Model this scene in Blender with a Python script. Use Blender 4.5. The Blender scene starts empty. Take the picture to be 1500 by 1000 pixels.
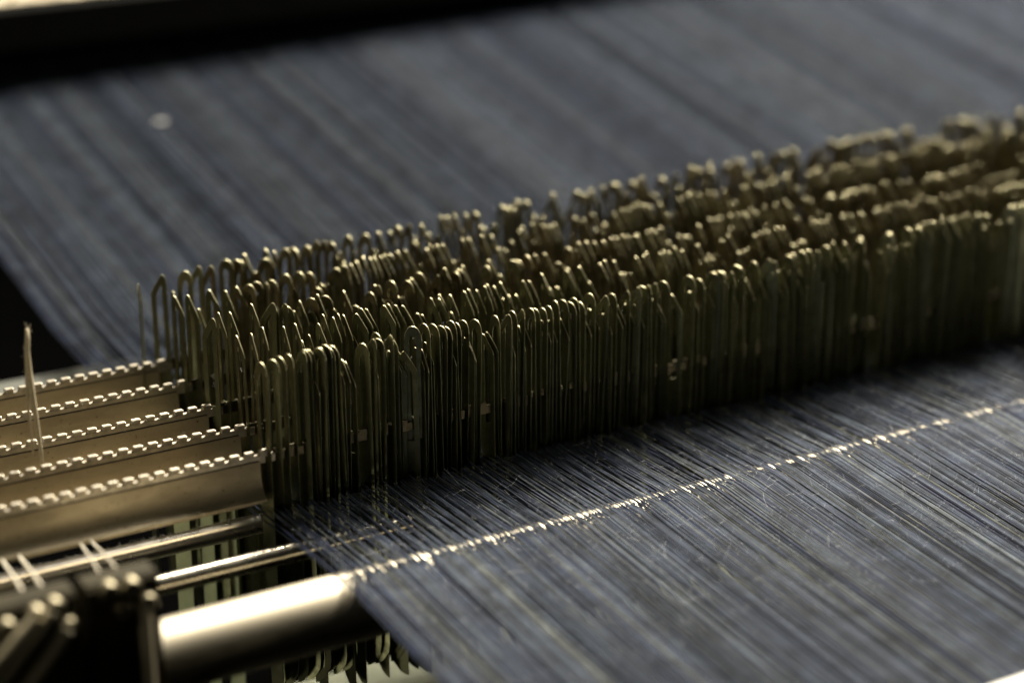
import bpy, math, random
from mathutils import Vector, Matrix
rnd = random.Random(7)
S = bpy.context.scene
COL = S.collection
R_ = math.radians

# ------------------------------------------------------------------ camera
PHI, TH = R_(31.1024), R_(19.5185)
cam = bpy.data.objects.new('camera', bpy.data.cameras.new('camera'))
COL.objects.link(cam)
rt = Vector((math.cos(PHI), -math.sin(PHI), 0))
fw = Vector((math.sin(PHI) * math.cos(TH), math.cos(PHI) * math.cos(TH), -math.sin(TH)))
up = rt.cross(fw)
m = Matrix((rt, up, -fw)).transposed().to_4x4()
m.translation = Vector((-0.5021, -1.1631, 0.5234))
cam.matrix_world = m
cam.data.sensor_width = 36
cam.data.lens = 69.6
cam.data.clip_start = 0.05
cam.data.clip_end = 60
cam.data.dof.use_dof = True
cam.data.dof.focus_distance = 1.412
cam.data.dof.aperture_fstop = 1.85
S.camera = cam

# ------------------------------------------------------------------ world and lamps
w = bpy.data.worlds.new('World'); S.world = w; w.use_nodes = True
bg = w.node_tree.nodes['Background']
bg.inputs['Color'].default_value = (0.75, 0.80, 0.62, 1)
bg.inputs['Strength'].default_value = 0.012
S.view_settings.view_transform = 'Standard'
S.view_settings.look = 'None'
S.view_settings.exposure = 0
S.view_settings.gamma = 1


def area(name, loc, target, sx, sy, power, col):
    l = bpy.data.lights.new(name, 'AREA')
    l.shape = 'RECTANGLE'; l.size = sx; l.size_y = sy; l.energy = power; l.color = col
    o = bpy.data.objects.new(name, l); COL.objects.link(o)
    o.location = loc
    d = (Vector(target) - Vector(loc)).normalized()
    o.rotation_euler = d.to_track_quat('-Z', 'Y').to_euler()
    return o


area('strip_lamp', (2.05, 1.35, 2.7), (0.8, 0.1, 0.0), 2.4, 0.6, 800, (1.0, 0.93, 0.80))
area('side_fill', (-0.66, -0.12, 0.46), (0.05, 0.1, 0.02), 0.25, 0.25, 1.15, (1.0, 0.90, 0.70))  # added fill, out of view, for bar faces and wires at the left
area('low_fill', (-0.32, -0.07, -0.33), (0.08, 0.06, -0.19), 0.10, 0.10, 0.26, (1.0, 0.95, 0.70))  # added fill from below for strips, panel and wire ends, no known source

try:
    S.cycles.max_bounces = 8
    S.cycles.glossy_bounces = 5
    S.cycles.diffuse_bounces = 3
    S.cycles.sample_clamp_indirect = 4
except Exception:
    pass


# ------------------------------------------------------------------ materials
def mat(name, base, metallic=0.0, rough=0.5, noise=0.0, nscale=60.0, rvar=0.0, bump=0.0, bscale=400.0,
        stretch=(1, 1, 1), attr=None, c2=None, spec=0.5, fleck=None, objvar=0.0):
    mt = bpy.data.materials.new(name); mt.use_nodes = True
    nt = mt.node_tree; N = nt.nodes; L = nt.links
    b = N['Principled BSDF']
    b.inputs['Metallic'].default_value = metallic
    b.inputs['Roughness'].default_value = rough
    b.inputs['Specular IOR Level'].default_value = spec
    b.inputs['Base Color'].default_value = (*base, 1)
    tc = N.new('ShaderNodeTexCoord')
    geo = N.new('ShaderNodeNewGeometry')
    mp = N.new('ShaderNodeMapping'); mp.inputs['Scale'].default_value = stretch
    L.new(geo.outputs['Position'], mp.inputs['Vector'])
    src = None
    if attr:
        a = N.new('ShaderNodeAttribute'); a.attribute_name = attr
        src = a.outputs['Color']
    if noise > 0 or c2 is not None:
        n = N.new('ShaderNodeTexNoise'); n.inputs['Scale'].default_value = nscale
        n.inputs['Detail'].default_value = 6; n.inputs['Roughness'].default_value = 0.65
        L.new(mp.outputs['Vector'], n.inputs['Vector'])
        r = N.new('ShaderNodeMapRange')
        r.inputs['From Min'].default_value = 0.3; r.inputs['From Max'].default_value = 0.7
        L.new(n.outputs['Fac'], r.inputs['Value'])
        mx = N.new('ShaderNodeMix'); mx.data_type = 'RGBA'
        A, B = mx.inputs[6], mx.inputs[7]
        if src is not None:
            mx.blend_type = 'MULTIPLY'; mx.inputs[0].default_value = 1.0
            r.inputs['To Min'].default_value = 1 - noise; r.inputs['To Max'].default_value = 1 + noise
            L.new(src, A); L.new(r.outputs['Result'], B)
        else:
            L.new(r.outputs['Result'], mx.inputs[0])
            A.default_value = (*base, 1)
            B.default_value = (*(c2 if c2 is not None else [x * (1 - noise) for x in base]), 1)
        src = mx.outputs[2]
        if rvar > 0:
            rr = N.new('ShaderNodeMapRange')
            rr.inputs['From Min'].default_value = 0.3; rr.inputs['From Max'].default_value = 0.7
            rr.inputs['To Min'].default_value = max(0.02, rough - rvar); rr.inputs['To Max'].default_value = rough + rvar
            L.new(n.outputs['Fac'], rr.inputs['Value']); L.new(rr.outputs['Result'], b.inputs['Roughness'])
    if objvar > 0:
        oi = N.new('ShaderNodeObjectInfo')
        r2 = N.new('ShaderNodeMapRange')
        r2.inputs['To Min'].default_value = 1 - objvar; r2.inputs['To Max'].default_value = 1 + objvar
        L.new(oi.outputs['Random'], r2.inputs['Value'])
        m2 = N.new('ShaderNodeMix'); m2.data_type = 'RGBA'; m2.blend_type = 'MULTIPLY'; m2.inputs[0].default_value = 1
        if src is not None: L.new(src, m2.inputs[6])
        else: m2.inputs[6].default_value = (*base, 1)
        L.new(r2.outputs['Result'], m2.inputs[7]); src = m2.outputs[2]
    if fleck:
        fs, fc, ft = fleck
        n3 = N.new('ShaderNodeTexNoise'); n3.inputs['Scale'].default_value = fs; n3.inputs['Detail'].default_value = 2
        L.new(geo.outputs['Position'], n3.inputs['Vector'])
        r3 = N.new('ShaderNodeMapRange'); r3.inputs['From Min'].default_value = ft; r3.inputs['From Max'].default_value = ft + 0.10
        L.new(n3.outputs['Fac'], r3.inputs['Value'])
        m3 = N.new('ShaderNodeMix'); m3.data_type = 'RGBA'
        L.new(r3.outputs['Result'], m3.inputs[0])
        if src is not None: L.new(src, m3.inputs[6])
        else: m3.inputs[6].default_value = (*base, 1)
        m3.inputs[7].default_value = (*fc, 1); src = m3.outputs[2]
    if src is not None:
        L.new(src, b.inputs['Base Color'])
    if bump > 0:
        n2 = N.new('ShaderNodeTexNoise'); n2.inputs['Scale'].default_value = bscale; n2.inputs['Detail'].default_value = 4
        L.new(mp.outputs['Vector'], n2.inputs['Vector'])
        bp = N.new('ShaderNodeBump'); bp.inputs['Strength'].default_value = bump; bp.inputs['Distance'].default_value = 0.001
        L.new(n2.outputs['Fac'], bp.inputs['Height']); L.new(bp.outputs['Normal'], b.inputs['Normal'])
    return mt


M = {}
M['wire'] = mat('olive_steel', (0.20, 0.20, 0.115), 1.0, 0.38, c2=(0.11, 0.11, 0.066), nscale=90, rvar=0.10, attr=None, objvar=0.25)
M['edge'] = mat('glint_bright_edge', (0.87, 0.80, 0.50), 1.0, 0.45, noise=0.35, nscale=300)  # brighter steel for tip rims, their glint is put into the colour
M['wirestuff'] = mat('olive_steel_row', (0.38, 0.36, 0.25), 1.0, 0.36, noise=0.3, nscale=90, rvar=0.10, attr='tcol')
M['brass'] = mat('bronze_sheet', (0.50, 0.43, 0.30), 1.0, 0.52, c2=(0.35, 0.295, 0.20), nscale=35, rvar=0.10, bump=0.10, bscale=300, stretch=(0.4, 1, 1), fleck=(420, (0.16, 0.12, 0.07), 0.66))
M['rail'] = mat('bright_steel_rail', (0.58, 0.52, 0.41), 1.0, 0.44, noise=0.35, nscale=180, rvar=0.10, bump=0.15, bscale=900)
M['shaderail'] = mat('shade_dark_rail', (0.16, 0.14, 0.09), 1.0, 0.30, noise=0.4, nscale=300)  # darker rail steel, shade inside the wire stack is put into the colour
M['insul'] = mat('dark_insulation', (0.03, 0.026, 0.02), 0.0, 0.6, noise=0.4, nscale=200)
M['chrome'] = mat('dusty_chrome', (0.85, 0.80, 0.70), 1.0, 0.30, noise=0.25, nscale=45, rvar=0.08, bump=0.05, bscale=700)
M['rod2'] = mat('shaded_chrome_rod', (0.42, 0.39, 0.31), 1.0, 0.26, noise=0.3, nscale=45, rvar=0.08)  # darker copy of the chrome, the rod's partial shade put into the colour
M['tube'] = mat('brushed_steel_tube', (0.46, 0.41, 0.31), 1.0, 0.50, noise=0.25, nscale=30, rvar=0.08, bump=0.06, bscale=600)
M['black'] = mat('black_painted_iron', (0.030, 0.024, 0.010), 0.0, 0.6, noise=0.4, nscale=80, spec=0.10)
M['screw'] = mat('dull_zinc', (0.24, 0.21, 0.14), 1.0, 0.5, noise=0.3, nscale=150)
M['pin'] = mat('pale_dull_steel', (0.52, 0.46, 0.32), 0.6, 0.55, noise=0.25, nscale=150)
M['thread'] = mat('indigo_cotton', (0.1, 0.12, 0.2), 0.0, 0.72, noise=0.62, nscale=48, attr='tcol', spec=0.12, fleck=(900, (0.26, 0.27, 0.28), 0.68))
M['cord'] = mat('pale_cord', (0.50, 0.45, 0.34), 0.0, 0.6, noise=0.3, nscale=300)
M['fuzz'] = mat('cotton_lint', (0.55, 0.55, 0.54), 0.0, 0.8)
M['strayfibre'] = mat('frayed_yarn', (0.50, 0.42, 0.27), 0.0, 0.8, noise=0.3, nscale=400)
M['green'] = mat('pale_green_lacquer', (0.58, 0.64, 0.38), 0.0, 0.5, noise=0.25, nscale=60)
M['tray'] = mat('pale_green_panel', (0.36, 0.38, 0.25), 0.0, 0.6, noise=0.2, nscale=20)
M['cream'] = mat('cream_paint', (0.82, 0.78, 0.68), 0.0, 0.45, noise=0.08, nscale=20)
M['beam'] = mat('black_crossbeam', (0.006, 0.006, 0.005), 0.0, 0.8, noise=0.3, nscale=30, spec=0.05)
M['lint'] = mat('pale_lint', (0.55, 0.47, 0.32), 0.0, 0.9, noise=0.75, nscale=60)
M['shelf'] = mat('olive_machine_paint', (0.045, 0.047, 0.032), 0.0, 0.6, noise=0.3, nscale=30)
M['floor'] = mat('dark_floor', (0.001, 0.001, 0.001), 0.0, 1.0, noise=0.3, nscale=6, spec=0.0)


# ------------------------------------------------------------------ helpers
def mesh(name, V, F, mt, smooth=False, colors=None):
    me = bpy.data.meshes.new(name)
    me.from_pydata([tuple(v) for v in V], [], F)
    me.materials.append(mt)
    if smooth:
        me.polygons.foreach_set('use_smooth', [True] * len(me.polygons))
    if colors is not None:
        at = me.color_attributes.new('tcol', 'FLOAT_COLOR', 'POINT')
        at.data.foreach_set('color', colors)
    me.update()
    return me


def link(name, me, parent=None, loc=None, rot=None):
    o = bpy.data.objects.new(name, me); COL.objects.link(o)
    if parent is not None: o.parent = parent
    if loc is not None: o.location = loc
    if rot is not None: o.rotation_euler = rot
    return o


def tag(o, label=None, cat=None, group=None, kind=None):
    if label: o['label'] = label
    if cat: o['category'] = cat
    if group: o['group'] = group
    if kind: o['kind'] = kind
    return o


def empty(name, loc, label, cat, group=None):
    o = bpy.data.objects.new(name, None); COL.objects.link(o); o.location = loc
    o.empty_display_size = 0.02
    return tag(o, label, cat, group)


class MB:
    def __init__(s): s.V = []; s.F = []

    def add(s, V, F):
        b = len(s.V); s.V += V; s.F += [tuple(i + b for i in f) for f in F]; return s

    def box(s, x0, x1, y0, y1, z0, z1, c=0.0):
        """box, its top and vertical edges chamfered by c"""
        if c <= 0:
            V = [(x, y, z) for z in (z0, z1) for (x, y) in ((x0, y0), (x1, y0), (x1, y1), (x0, y1))]
            F = [(3, 2, 1, 0), (4, 5, 6, 7), (0, 1, 5, 4), (1, 2, 6, 5), (2, 3, 7, 6), (3, 0, 4, 7)]
            return s.add(V, F)

        def ring(i, z):
            return [(x0 + i + c, y0 + i, z), (x1 - i - c, y0 + i, z), (x1 - i, y0 + i + c, z), (x1 - i, y1 - i - c, z),
                    (x1 - i - c, y1 - i, z), (x0 + i + c, y1 - i, z), (x0 + i, y1 - i - c, z), (x0 + i, y0 + i + c, z)]
        rings = [ring(c, z0), ring(0, z0 + c), ring(0, z1 - c), ring(c, z1)]
        V = sum(rings, []); F = [tuple(reversed(range(8)))]
        for k in range(3):
            for j in range(8):
                a = k * 8 + j; b = k * 8 + (j + 1) % 8
                F.append((a, b, b + 8, a + 8))
        F.append(tuple(range(24, 32)))
        return s.add(V, F)

    def tube(s, pts, rad, n=8, cap=True):
        pts = [Vector(p) for p in pts]
        if not isinstance(rad, (list, tuple)): rad = [rad] * len(pts)
        V = []; F = []
        for i, p in enumerate(pts):
            t = (pts[min(i + 1, len(pts) - 1)] - pts[max(i - 1, 0)]).normalized()
            a = Vector((0, 0, 1)) if abs(t.z) < 0.9 else Vector((1, 0, 0))
            u = t.cross(a).normalized(); v = u.cross(t).normalized()
            for k in range(n):
                an = 2 * math.pi * k / n
                q = p + (u * math.cos(an) + v * math.sin(an)) * rad[i]
                V.append(tuple(q))
        for i in range(len(pts) - 1):
            for k in range(n):
                a = i * n + k; b = i * n + (k + 1) % n
                F.append((a, a + n, b + n, b))
        if cap:
            F.append(tuple(range(n))); F.append(tuple(reversed(range((len(pts) - 1) * n, len(pts) * n))))
        return s.add(V, F)

    def prism_x(s, prof, x0, x1):
        """closed (y,z) profile extruded along x"""
        n = len(prof)
        V = [(x0, y, z) for y, z in prof] + [(x1, y, z) for y, z in prof]
        F = [(i, (i + 1) % n, n + (i + 1) % n, n + i) for i in range(n)]
        F += [tuple(reversed(range(n))), tuple(range(n, 2 * n))]
        return s.add(V, F)

    def build(s, name, mt, parent=None, smooth=False, loc=None, rot=None):
        return link(name, mesh(name, s.V, s.F, mt, smooth), parent, loc, rot)


def autosmooth(o, deg=35):
    me = o.data
    me.polygons.foreach_set('use_smooth', [True] * len(me.polygons))
    try:
        me.set_sharp_from_angle(angle=R_(deg))
    except Exception:
        pass
    return o


# ------------------------------------------------------------------ setting
tag(MB().box(-6, 8, -4, 12, -0.95, -0.90).build('floor', M['floor']), kind='structure')

# shelf behind the bars, tray below, crossbeam, cream beam
sh = empty('machine_shelf', (-0.2, 0.33, -0.10), 'dull olive machine shelf behind the farthest toothed bar', 'shelf')
MB().box(-0.30, 0.26, -0.07, 0.065, 0.0, 0.035, 0.003).build('panel', M['shelf'], sh)
tr = empty('lower_panel', (0.3, 0.0, -0.33), 'pale green panel under the hanging ends of the drop wires', 'panel')
MB().box(-0.32, 0.6, -0.06, 0.19, 0.0, 0.03, 0.003).build('panel', M['tray'], tr)

cb = empty('crossbeam', (0.1, 0.962, 0.110), 'black crossbeam above the far end of the yarn sheet', 'beam')
MB().box(-0.8, 3.0, -0.075, 0.06, 0.0, 0.049, 0.004).build('body', M['beam'], cb)
MB().box(-0.8, 3.0, -0.066, 0.055, 0.0491, 0.0525, 0.001).build('cover_strip', M['lint'], cb)
# soft lint lying along its top
V = []; F = []
mb = MB()
for k in range(260):
    x = rnd.uniform(-0.5, 0.7); y = rnd.uniform(-0.045, 0.05)
    r = rnd.uniform(0.004, 0.012)
    p = [(x + rnd.uniform(-r, r), y + rnd.uniform(-r, r), 0.053 + rnd.uniform(0, 0.008)) for _ in range(4)]
    mb.tube(p, [r * 0.2, r * 0.5, r * 0.45, r * 0.1], 5)
tag(mb.build('lint_layer', M['lint'], cb, True), kind='stuff')
cb.rotation_euler = (0, 0, R_(5.0))

bm_ = empty('front_beam', (0.6, -0.473, -0.055), 'cream painted beam crossing the near right corner over the yarn', 'beam')
MB().box(-0.55, 1.2, -0.10, 0.020, 0.0, 0.022, 0.004).build('body', M['cream'], bm_)

# ------------------------------------------------------------------ rods and the tube
rb = MB().tube([(-0.40, 0.025, -0.067), (1.25, 0.025, -0.067)], 0.0072, 24)
o = tag(autosmooth(rb.build('support_rod', M['chrome'])), 'thin chrome rod just below the nearest toothed bar', 'rod')
rb = MB().tube([(-0.1449, -0.046, -0.0585), (0.088, -0.046, -0.0588)], 0.0068, 24)
o = tag(autosmooth(rb.build('support_rod', M['rod2'])), 'thin steel rod between the black block and the thick tube', 'rod')
TR = 0.0235
rb = MB().tube([(-0.1345, -0.12, -0.04503 - TR), (1.3, -0.12, -0.04503 - TR)], TR, 64)
o = tag(autosmooth(rb.build('guide_tube', M['tube'])), 'thick shiny steel tube the dark yarns run over', 'tube')

# ------------------------------------------------------------------ contact bars
BY = [0.0, 0.0505, 0.0985, 0.1540, 0.2050]
BX0, BX1 = -0.36, 1.25
CX1 = [-0.0035, 0.004, 0.000, -0.001, 0.004]
prof = [(-2.7, -7.5), (-2.7, -14), (-3.0, -18), (-3.8, -21.8), (-5.0, -25.2), (-6.6, -28.0), (-8.4, -30.2), (-10.2, -31.6), (-11.4, -32.2), (-11.6, -33.6),
        (-3.4, -35.6), (-3.4, -38.4), (3.2, -38.4), (2.7, -36), (2.7, -7.5), (2.1, -7.5), (2.1, -35), (-2.1, -35), (-2.1, -7.5)]
prof = [(y / 1000, z / 1000) for y, z in prof]
PITCH, TW = 0.01085, 0.0069
tb = MB().box(-TW / 2, TW / 2, -0.0019, 0.0019, -0.0036, 0.0, 0.0005)
TOOTH = mesh('tooth', tb.V, tb.F, M['rail'])
barlab = ['nearest toothed metal contact bar, its bronze side face fully seen',
          'second nearest toothed metal contact bar, behind the bright bronze one',
          'middle one of the five toothed metal contact bars',
          'second farthest toothed metal contact bar, in front of the last',
          'farthest toothed metal contact bar, beside the olive shelf']
for i, y in enumerate(BY):
    t = empty('contact_bar', (0, y, 0), barlab[i], 'toothed bar', 'toothed contact bars under the drop wires')
    autosmooth(MB().prism_x(prof, BX0, CX1[i]).build('channel', M['brass'], t), 40)
    MB().box(BX0 + 0.002, CX1[i] - 0.001, -0.00205, 0.00205, -0.034, -0.0068).build('insulation', M['insul'], t)
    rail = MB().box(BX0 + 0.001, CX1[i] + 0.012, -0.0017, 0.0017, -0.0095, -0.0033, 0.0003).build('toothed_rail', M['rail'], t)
    MB().box(CX1[i] + 0.0121, BX1 - 0.001, -0.0012, 0.0012, -0.0095, -0.0030, 0.0003).build('shaded_rail', M['shaderail'], t)
    ph = rnd.uniform(0, PITCH)
    k = 0; x = BX0 + ph + 0.005
    rest = MB()
    xv = [-0.205, -0.192, -0.178, -0.160, -0.145][i]
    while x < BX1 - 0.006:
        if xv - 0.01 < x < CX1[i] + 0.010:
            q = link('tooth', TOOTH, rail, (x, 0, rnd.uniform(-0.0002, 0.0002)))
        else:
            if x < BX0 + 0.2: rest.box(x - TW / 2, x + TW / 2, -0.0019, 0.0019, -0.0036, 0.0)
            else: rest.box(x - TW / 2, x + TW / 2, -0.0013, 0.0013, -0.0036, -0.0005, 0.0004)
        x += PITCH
    tag(rest.build('tooth_row', M['shaderail'], rail), kind='stuff')


# ------------------------------------------------------------------ drop wires
def wire_template(hook, drop, peak=0.0):
    if hook:
        out = [(-5.5, -4.0), (-5.5, 57.0), (-5.2, 60.2), (-4.4, 62.6), (-3.3, 63.8), (-2.2, 63.6), (-1.2, 62.2), (0.8, 58.7), (2.8, 55.2), (4.6, 52.0), (5.5, 49.2), (5.5, -4.0)]
        inn = [(-2.2, -4.0), (-2.2, 52.0), (-2.15, 54.0), (-2.05, 55.6), (-1.9, 56.2), (-1.7, 55.8), (-1.2, 54.9), (0.0, 52.6), (1.1, 50.4), (1.9, 48.2), (2.2, 46.0), (2.2, -4.0)]
    else:
        out = [(-5.5, -4.0), (-5.5, 55.0), (-5.0, 58.6), (-3.7, 61.8), (-2.0, 63.5), (-0.4, 63.9), (1.2, 63.4), (2.9, 61.6), (4.3, 58.6), (5.2, 55.0), (5.5, 51.5), (5.5, -4.0)]
        inn = [(-2.2, -4.0), (-2.2, 50.0), (-2.1, 53.0), (-1.8, 55.2), (-1.0, 56.2), (-0.3, 56.3), (0.5, 55.6), (1.3, 54.0), (2.0, 51.6), (2.1, 49.0), (2.2, 46.5), (2.2, -4.0)]

    def f(P):
        r = []
        for k, (u, z) in enumerate(P):
            if k >= 6 and z > 0: z = 63.9 - (63.9 - z) * drop
            if z > 0 and 1 < k < 10: u = u + peak * (1 - abs(u) / 5.5)
            r.append((u, z))
        return r
    out, inn = f(out), f(inn)
    out = [(u * 1.09, z) for u, z in out]; inn = [(u * 1.09, z) for u, z in inn]
    low_ = [(u * 1.09, z) for u, z in [(5.5, -190), (3.2, -189), (0.2, -186.5), (-2.2, -183), (-4.6, -178.5), (-5.5, -172)]]
    T = 0.33; B = 0.11
    V = []; F = []
    n = len(out)
    fr = {}

    def pt(u, y, z): V.append((u / 1000, y / 1000, z / 1000)); return len(V) - 1
    of = [pt(u, -T, z) for u, z in out]; ob = [pt(u, T, z) for u, z in out]
    nf = [pt(u, -T, z) for u, z in inn]; nb = [pt(u, T, z) for u, z in inn]
    for k in range(n - 1):
        F.append((of[k], of[k + 1], nf[k + 1], nf[k])[::-1])
        F.append((ob[k], ob[k + 1], nb[k + 1], nb[k]))
    lf = [pt(u, -T, z) for u, z in low_]; lb = [pt(u, T, z) for u, z in low_]
    F.append((of[0], nf[0], nf[-1], of[-1]) + tuple(lf)[:0] if False else tuple([of[0]] + lf[::-1] + [of[-1], nf[-1], nf[0]]))
    F.append(tuple([ob[0], nb[0], nb[-1], ob[-1]] + lb))
    nface = len(F)
    # rounded narrow edges
    loopo = [(of[k], ob[k], out[k]) for k in range(n)] + [(lf[k], lb[k], low_[k]) for k in range(len(low_))]

    def rim(loop, sign, close):
        N = len(loop); mids = []
        for k in range(N):
            a = loop[(k - 1) % N][2]; b = loop[(k + 1) % N][2]
            if not close and k == 0: a = loop[0][2]
            if not close and k == N - 1: b = loop[-1][2]
            tx, tz = b[0] - a[0], b[1] - a[1]; l = math.hypot(tx, tz) or 1
            nx, nz = -tz / l * sign, tx / l * sign
            u, z = loop[k][2][0] + nx * B, loop[k][2][1] + nz * B
            mids.append((pt(u, -T + 0.13, z), pt(u, T - 0.13, z)))
        for k in range(N if close else N - 1):
            j = (k + 1) % N
            c0 = (loop[k][0], mids[k][0], mids[k][1], loop[k][1]); c1 = (loop[j][0], mids[j][0], mids[j][1], loop[j][1])
            for i in range(3):
                q = (c0[i], c0[i + 1], c1[i + 1], c1[i])
                F.append(q if sign > 0 else q[::-1])
    rim(loopo, 1, True)
    rim([(nf[k], nb[k], inn[k]) for k in range(n)], -1, True)
    return V, F, nface


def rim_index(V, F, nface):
    # tip rims take the painted glint colour, the long legs keep the olive finish
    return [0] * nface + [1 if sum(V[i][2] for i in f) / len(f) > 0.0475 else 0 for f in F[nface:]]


TPL = [wire_template(True, 1.0), wire_template(False, 1.0), wire_template(False, 0.8, 0.8), wire_template(True, 1.18, -0.3)]
WM = []
for k, (V, F, nface) in enumerate(TPL):
    me = mesh('drop_wire', V, F, M['wire'])
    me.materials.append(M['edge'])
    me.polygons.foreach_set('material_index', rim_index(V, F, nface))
    me.polygons.foreach_set('use_smooth', [True] * len(me.polygons))
    me.set_sharp_from_angle(angle=R_(42))
    WM.append(me)

wires = []      # (x, y, z, yaw, leanx, leany, variant, row)
start = [0.001, 0.009, 0.005, 0.004, 0.010]
for row in range(5):
    x = start[row]; k = 0
    run = 0; face = False; bias = 0; flip = False
    while x < 1.16:
        if run <= 0:
            run = rnd.randint(3, 14)
            bias = rnd.gauss(0, 7)
            face = rnd.random() < 0.22
            flip = rnd.random() < 0.16
        run -= 1
        hi = rnd.random() < (0.62 if row in (0, 4) else 0.7)
        slant = row in (1, 3)
        if row == 0: slant = not hi
        if row == 4: slant = rnd.random() < 0.2
        if row == 2: slant = rnd.random() < 0.3 or x > 0.30
        if flip: slant = not slant
        if slant:
            a = -68 + bias + rnd.gauss(0, 5) + (10 if face else 0)
            var = rnd.choice([0, 0, 3, 3])
        else:
            a = (126 if x < 0.15 else 114) + bias + rnd.gauss(0, 8) + (8 if face else 0) + (20 if x < 0.12 and row in (2, 4) else 0)
            var = rnd.choice([0, 1, 1, 2])
        e_ = min(1, max(0, x / 0.8))
        prof_h = [8.5 * max(0, (x - 0.35) / 0.35) if x < 0.9 else 13.4, 8 * e_, 12 * e_, 18 * e_, 24 * e_ ** 0.75][row]
        z = (prof_h + (0 if hi else -13) + rnd.gauss(0, 1.6 if row == 0 else 1.5) + (1 if row == 0 else 2)) / 1000
        if x > 0.52 and row == 0 and abs(x - 0.543) < 0.006:
            x += 0.012; continue                     # a gap in the nearest row
        wires.append((x, BY[row] + rnd.gauss(0, 0.0012), z, R_(a), rnd.gauss(0, 0.010), rnd.gauss(0, 0.014), var, row, hi))
        dx = rnd.uniform(0.0038, 0.0062) + [-0.0012, 0.0000, 0.0003, 0.0006, 0.0012][row]
        if k < 4: dx += 0.004
        if rnd.random() < 0.04: dx += 0.007
        x += dx; k += 1
# the lone wire seen edge on at the left end of the farthest row
lone = (-0.0065, 0.205, 0.001, R_(58.9), 0.0, 0.0, 0, 4)

cpos = Vector((-0.5021, -1.1631, 0.5234))


def size_key(q):
    d = (Vector((q[0], q[1], 0.03)) - cpos).length
    vis = (1.5 if q[7] == 0 else (0.95 if q[7] == 1 else 0.9)) + (0.6 if q[0] < 0.05 else 0)
    if q[0] > 0.95: vis = 0.1
    return -vis / d ** 1.5


wires.sort(key=size_key)
single, many = wires[:299], wires[299:]
rowname = ['nearest', 'second nearest', 'middle', 'second farthest', 'farthest']
rowplace = ['above the front yarns', 'behind the nearest row', 'in the heart of the packed block', 'one row before the back yarns', 'against the back yarns']


def wire_label(q):
    tip = 'slant tipped' if q[6] in (0, 3) else 'round tipped'
    lev = 'raised' if q[8] else 'sunken'
    return '%s %s drop wire in the %s row, %s' % (tip, lev, rowname[q[7]], rowplace[q[7]])


firsts = {}
for q in wires:
    firsts.setdefault(q[7], []).append(q)
special = {}
for k_, v_ in firsts.items():
    v_.sort(key=lambda q: q[0])
    for n_, wd_ in ((0, 'first'), (1, 'second'), (2, 'third')):
        special[v_[n_]] = 'olive steel drop wire, %s from the left in the %s row' % (wd_, rowname[k_])
special[firsts[4][0]] = 'olive steel drop wire next to the lone edge on one in the farthest row'
rowgrp = ['nearest row of drop wires', 'second nearest row of drop wires', 'middle row of drop wires',
          'second farthest row of drop wires', 'farthest row of drop wires']
for q in single:
    o = link('drop_wire', WM[q[6]], None, (q[0], q[1], q[2]), (q[4], q[5], q[3]))
    tag(o, special.get(q) or wire_label(q), 'drop wire', rowgrp[q[7]])
o = link('drop_wire', WM[0], None, lone[:3], (0, 0, lone[3]))
tag(o, 'lone drop wire seen edge on at the left end of the farthest row', 'drop wire', 'farthest row of drop wires')
V = []; F = []; Cc = []; MI = []
for q in many:
    tv, tf, nface = TPL[q[6]]
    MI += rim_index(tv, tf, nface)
    mw = Matrix.Translation(q[:3]) @ (Matrix.Rotation(q[3], 4, 'Z') @ Matrix.Rotation(q[5], 4, 'Y') @ Matrix.Rotation(q[4], 4, 'X'))
    b = len(V)
    V += [tuple(mw @ Vector(v)) for v in tv]
    F += [tuple(i + b for i in f) for f in tf]
    h = rnd.uniform(0.75, 1.2); br = rnd.uniform(0, 1)
    c = (0.18 * h, (0.175 - 0.03 * br) * h, (0.11 - 0.02 * br) * h, 1)
    Cc += list(c) * len(tv)
me = mesh('drop_wire_mass', V, F, M['wirestuff'], True, Cc)
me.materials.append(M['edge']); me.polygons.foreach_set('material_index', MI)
me.set_sharp_from_angle(angle=R_(42))
tag(link('drop_wire_mass', me), 'dense mass of drop wires running away to the right behind the nearer ones', 'drop wires', kind='stuff')

# pale green strips hanging under the bars
for (x, y, wd, z0, z1, lab) in ((-0.0245, 0.0985, 0.0115, -0.22, -0.039, 'leftmost of the pale green strips hanging below the bars'),
                                (-0.0050, 0.0985, 0.0095, -0.23, -0.039, 'narrow pale green strip hanging below the bars, second from left'),
                                (0.0135, 0.0985, 0.0115, -0.24, -0.039, 'widest pale green strip hanging below the bars, third from left'),
                                (0.0190, 0.1045, 0.0060, -0.24, -0.039, 'thin pale green strip close behind the widest one')):
    a = -PHI + rnd.uniform(-0.1, 0.1)
    o = MB().box(-wd / 2, wd / 2, -0.0008, 0.0008, z0, 0, 0.0002).build('hanging_strip', M['green'], None, False, (x, y, z1), (0, 0, a))
    tag(o, lab, 'strip', 'pale green strips hanging below the bars')

# ------------------------------------------------------------------ warp yarns
def smooth_noise(seed, n=64):
    r = random.Random(seed); t = [r.uniform(-1, 1) for _ in range(n + 1)]

    def f(x):
        x = x % n; i = int(x); u = x - i; u = u * u * (3 - 2 * u)
        return t[i] * (1 - u) + t[(i + 1) % n] * u
    return f


n1, n2, n3, n4 = smooth_noise(1, 400), smooth_noise(2, 900), smooth_noise(3, 300), smooth_noise(4, 700)
YS = [1.22, 1.12, 0.9, 0.6, 0.4, 0.26, 0.20, 0.10, 0.02, -0.05, -0.105, -0.12, -0.135, -0.16, -0.22, -0.34, -0.50, -0.80]


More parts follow.
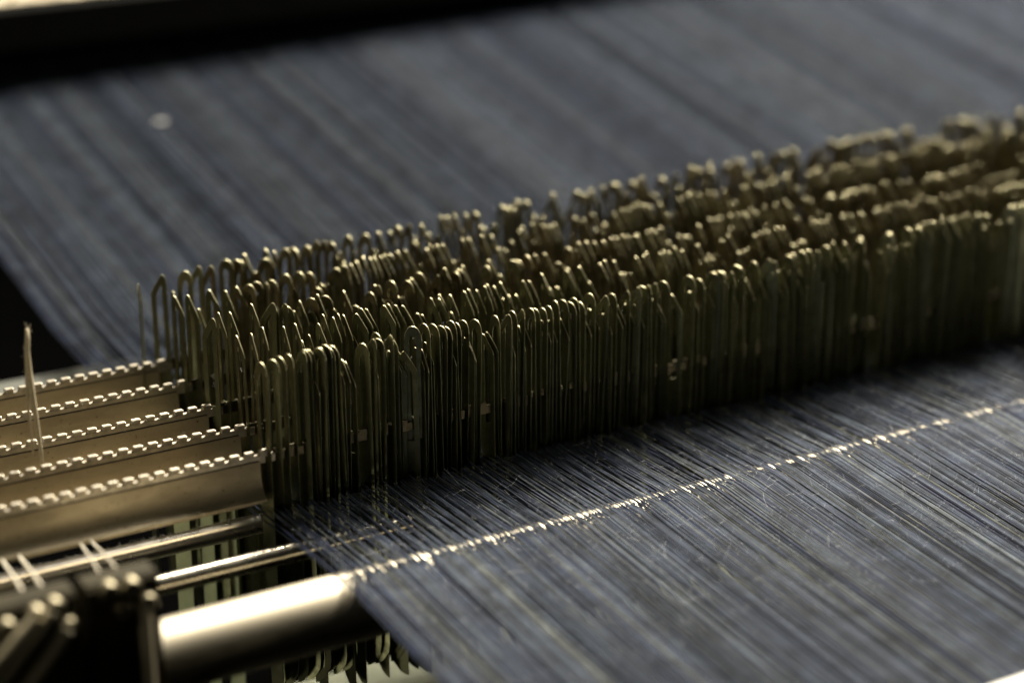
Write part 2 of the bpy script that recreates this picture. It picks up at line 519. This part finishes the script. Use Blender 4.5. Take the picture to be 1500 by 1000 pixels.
def zpath(y):
    if y > 1.15: return 0.100
    if y > 0.26: return -0.058 + 0.2 * (y - 0.26)
    if y > 0.20: return -0.058 + (0.26 - y) / 0.06 * 0.010
    if y > 0.02: return -0.048 + (0.20 - y) / 0.18 * 0.002
    if y > -0.105: return -0.0460 + (0.02 - y) / 0.125 * 0.0008
    if y >= -0.135: return -0.0452
    return -0.0454 + (y + 0.135) * 0.09


def thread_path(x):
    P = []
    lift = rnd.gauss(0, 0.0016)
    j1, j2, j3 = rnd.gauss(0, 0.0006), rnd.gauss(0, 0.0005), rnd.gauss(0, 0.0007)
    # pull towards reed dent groups between the wires and the tube
    gg = x + 0.0045 * n4(x * 70) + 0.0025 * n3(x * 160)
    g = x - gg + round(gg / 0.0072) * 0.0072
    for y in YS:
        xx = x; z = zpath(y)
        if y > 0.26:
            xx += -0.010 * min(1, (y - 0.2) / 0.15)
            k = min(1, (y - 0.26) / 0.5)
            xx += j1 + 0.0016 * n1(x * 150) + 0.0012 * n2(x * 420 + y * 0.3)
            z += 0.0015 * n3(x * 220 + y * 0.5) + 0.6 * lift
        elif y > -0.136:
            e = 1 if y > -0.02 else (1 - 0.35 * (-0.02 - y) / 0.085 if y > -0.106 else (0.26 if y > -0.125 else 0.08))
            xx += j2 + (g - x) * 0.60 * e + 0.0010 * n2(x * 300)
            if y > -0.105:
                v = 1 if y > 0.02 else max(0, (y + 0.105) / 0.125)
                z += (lift * 1.3 + 0.002 * n1(x * 200) - 0.001) * v
            else:
                z += abs(lift) * 0.12
        else:
            e = min(1, (-y - 0.13) / 0.12)
            xx += j2 + (g - x) * 0.04 + 0.0010 * n2(x * 300)
            z += abs(lift) * 0.12 * (1 - e) + 0.25 * lift * e
        P.append((xx, y, z))
    return P


def thread_col():
    b = rnd.random()
    if b < 0.62: c = (0.024, 0.031, 0.047)
    elif b < 0.80: c = (0.009, 0.013, 0.033)
    elif b < 0.94: c = (0.054, 0.066, 0.082)
    else: c = (0.084, 0.090, 0.080)
    h = rnd.uniform(0.75, 1.3)
    return [v * h for v in c] + [1], ('mid indigo' if b < 0.62 else 'near black indigo' if b < 0.80 else 'slate blue' if b < 0.94 else 'pale grey')


xs = []; x = -0.004
while x < 2.1:
    xs.append(x)
    x += max(0.0003, rnd.gauss(0.00056, 0.00018)) if x < 0.8 else 0.00085
    if x < 0.006: x += rnd.uniform(0, 0.0006)
N3 = 4
V = []; F = []; Cc = []
for k, x in enumerate(xs):
    P = thread_path(x)
    if x > 0.75:
        P = [p for p in P if p[1] > -0.30]
    if k >= 300 and rnd.random() < 0.04:
        continue
    rr = rnd.uniform(0.00034, 0.00045)
    t = MB().tube(P, [rr * (1.0 if p[1] > -0.125 else (1.4 if p[1] > -0.14 else 1.6)) for p in P], N3, False)
    c, cn = thread_col()
    if k < 300:
        o = link('warp_yarn', mesh('warp_yarn', t.V, t.F, M['thread'], True, c * len(t.V)))
        tag(o, ('outermost warp yarn at the left edge of the sheet' if k == 0 else cn + ' warp yarn near the left edge of the sheet, running over the tube'), 'yarn', 'warp yarns at the left edge of the sheet')
    else:
        b = len(V); V += t.V; F += [tuple(i + b for i in f) for f in t.F]; Cc += c * len(t.V)
tag(link('warp_yarn_sheet', mesh('warp_yarn_sheet', V, F, M['thread'], True, Cc)),
    'wide sheet of dark indigo warp yarns stretching to the right', 'yarn sheet', kind='stuff')

# loose cotton fibres on the front sheet and on the metal
fz = MB()


def fibre(p, l, r=0.00006, upw=0.6):
    d = Vector((rnd.gauss(0, 1), rnd.gauss(0, 1), abs(rnd.gauss(0, upw)))).normalized()
    e = Vector((rnd.gauss(0, 1), rnd.gauss(0, 1), rnd.gauss(0, 0.5))).normalized()
    p = Vector(p)
    fz.tube([p, p + d * l * 0.4 + e * l * 0.08, p + d * l * 0.75 + e * l * 0.25, p + d * l + e * l * 0.5], r, 3, False)


for k in range(5200):
    x = rnd.uniform(0.0, 0.75); y = rnd.uniform(-0.30, 0.0)
    fibre((x, y, zpath(y) + rnd.uniform(0, 0.0012)), rnd.uniform(0.001, 0.0045), rnd.uniform(0.00003, 0.00007))
for k in range(60):
    x = rnd.uniform(0.02, 0.6); y = rnd.uniform(-0.28, -0.01)
    fibre((x, y, zpath(y) + 0.001), rnd.uniform(0.007, 0.013), 0.00008, 0.9)
for i, y in enumerate(BY):
    for k in range(26):
        fibre((rnd.uniform(-0.2, 0.03), y + rnd.uniform(-0.004, 0.002), rnd.uniform(-0.008, 0.0)), rnd.uniform(0.002, 0.006), 0.00007)
for k in range(420):
    fibre((rnd.uniform(-0.22, 0.0), 0.025 + rnd.uniform(-0.002, 0.004), -0.0603), rnd.uniform(0.001, 0.003), 0.00006)
for k in range(260):
    q = rnd.choice(single); fibre((q[0], q[1], q[2] + rnd.uniform(0.03, 0.06)), rnd.uniform(0.001, 0.004), 0.00005)
tag(fz.build('lint_fibre', M['fuzz'], None, True), 'fine pale lint fibres clinging to yarns and metal', 'lint', kind='stuff')

# a ball of lint on the back sheet
mb = MB()
for k in range(26):
    p = Vector((rnd.gauss(0, 0.0022), rnd.gauss(0, 0.0022), abs(rnd.gauss(0.001, 0.0015))))
    q = p + Vector((rnd.gauss(0, 0.003), rnd.gauss(0, 0.003), rnd.gauss(0, 0.0018)))
    mb.tube([p, (p + q) / 2 + Vector((0, 0, 0.001)), q], [0.0006, 0.0009, 0.0003], 5)
o = mb.build('lint_tuft', M['fuzz'], None, True, (0.2307, 0.76, 0.046))
tag(o, 'pale tuft of lint lying on the back yarns at the left', 'lint')

# ------------------------------------------------------------------ black blocks with screws
blk = [(-0.004, 0.012), ]


def block(x0, x1, label):
    t = empty('mounting_block', ((x0 + x1) / 2, -0.13, -0.13), label, 'block', 'black mounting blocks at the lower left')
    cx = (x0 + x1) / 2
    pr = [(-0.020, 0.0), (0.034, 0.0), (0.034, 0.098), (0.002, 0.104), (0.001, 0.1325), (-0.001, 0.1345), (-0.017, 0.1345), (-0.020, 0.1315)]
    autosmooth(MB().prism_x([(y, z) for y, z in pr], x0 - cx, x1 - cx).build('body', M['black'], t), 30)
    return t


def screw(t, wx, wz, r=0.0060, shaft=None):
    """cap screw proud of the front face, socket recessed"""
    lx, lz = wx - t.location.x, wz - t.location.z
    y0 = -0.020
    n = 20; V = []; F = []
    rings = [(r, 0.0), (r, -0.0052), (r * 0.86, -0.0064), (r * 0.46, -0.0064), (r * 0.40, -0.0030)]
    for rr, dy in rings:
        for k in range(n):
            an = 2 * math.pi * k / n
            V.append((lx + rr * math.cos(an), y0 + dy, lz + rr * math.sin(an)))
    for i in range(len(rings) - 1):
        for k in range(n):
            a = i * n + k; b = i * n + (k + 1) % n
            F.append((a, b, b + n, a + n))
    F.append(tuple(range((len(rings) - 1) * n, len(rings) * n)))
    me = mesh('screw', V, F, M['screw'], False)
    o = link('screw', me, t)
    autosmooth(o, 40)
    return o


def pin(t, a, b, r=0.0036):
    la = Vector(a) - t.location; lb = Vector(b) - t.location
    o = MB().tube([la, lb], r, 14).build('pin', M['pin'], t)
    autosmooth(o, 50)


bA = block(-0.1785, -0.1352, 'black iron block with four screw heads where the thick tube ends')
for wx, wz in ((-0.1672, 0.0030), (-0.1535, 0.0022), (-0.1440, -0.0102)): screw(bA, wx, wz - 0.0016)
screw(bA, -0.1590, -0.0118, 0.0052)
pin(bA, (-0.1462, -0.154, -0.012), (-0.1475, -0.158, -0.075), 0.0038)
bB = block(-0.2320, -0.1853, 'black iron block with slanting pins in the lower left corner')
for wx, wz in ((-0.2000, 0.0012), (-0.1932, -0.0128), (-0.2110, -0.001)): screw(bB, wx, wz - 0.0016)
pin(bB, (-0.1945, -0.158, -0.0135), (-0.2300, -0.162, -0.050), 0.0040)
pin(bB, (-0.2030, -0.158, 0.0000), (-0.2420, -0.162, -0.038), 0.0040)
pin(bB, (-0.2115, -0.158, -0.0015), (-0.2480, -0.162, -0.030), 0.0040)
for wx, wz in ((-0.2285, -0.0060), (-0.2300, -0.0330)): screw(bB, wx, wz, 0.0058)

# tension cords over the rod
cords = [((-0.1372, -0.012, -0.0320), (-0.1665, -0.150, 0.0030), 'left one of two pale cords running to the right hand block'),
         ((-0.1301, -0.012, -0.0320), (-0.1540, -0.150, 0.0020), 'right one of two pale cords running to the right hand block'),
         ((-0.1781, -0.012, -0.0310), (-0.2000, -0.152, 0.0010), 'right one of two pale cords running to the left hand block'),
         ((-0.1893, -0.012, -0.0310), (-0.2110, -0.152, -0.0010), 'left one of two pale cords running to the left hand block')]
for a, b, lab in cords:
    a, b = Vector(a), Vector(b)
    mid = (a + b) / 2 + Vector((0, 0, 0.0015))
    o = MB().tube([a, (a + mid) / 2, mid, (mid + b) / 2, b], 0.00085 if 'right hand' in lab else 0.0013, 8).build('tension_cord', M['cord'], None, True)
    tag(o, lab, 'cord', 'pale cords tied to the black blocks')

# frayed yarn standing across the bars
mb = MB()
pts = [(-0.1322, 0.072, -0.022), (-0.1326, 0.072, 0.004), (-0.1338, 0.072, 0.024), (-0.1352, 0.072, 0.046), (-0.1362, 0.072, 0.060), (-0.1360, 0.072, 0.074), (-0.1347, 0.072, 0.090)]
mb.tube(pts, [0.0012, 0.0014, 0.0017, 0.0022, 0.0024, 0.0018, 0.0012], 8)
pts2 = [(-0.1372, 0.074, 0.000), (-0.1380, 0.074, 0.030), (-0.1378, 0.073, 0.052), (-0.1366, 0.072, 0.064), (-0.1352, 0.072, 0.082), (-0.1345, 0.072, 0.0895)]
mb.tube(pts2, [0.0007, 0.0010, 0.0012, 0.0015, 0.0018, 0.0010], 8)
st = mb.build('frayed_yarn', M['strayfibre'], None, True)
tag(st, 'frayed tan yarn standing upright across the toothed bars at the left', 'yarn')
fz = MB()
for k in range(90):
    p = rnd.choice(pts[2:]); fibre((p[0] + rnd.gauss(0, 0.0006), p[1], p[2] + rnd.uniform(-0.01, 0.006)), rnd.uniform(0.001, 0.004), 0.00008)
tag(fz.build('loose_fibre', M['strayfibre'], st, True), kind='stuff')
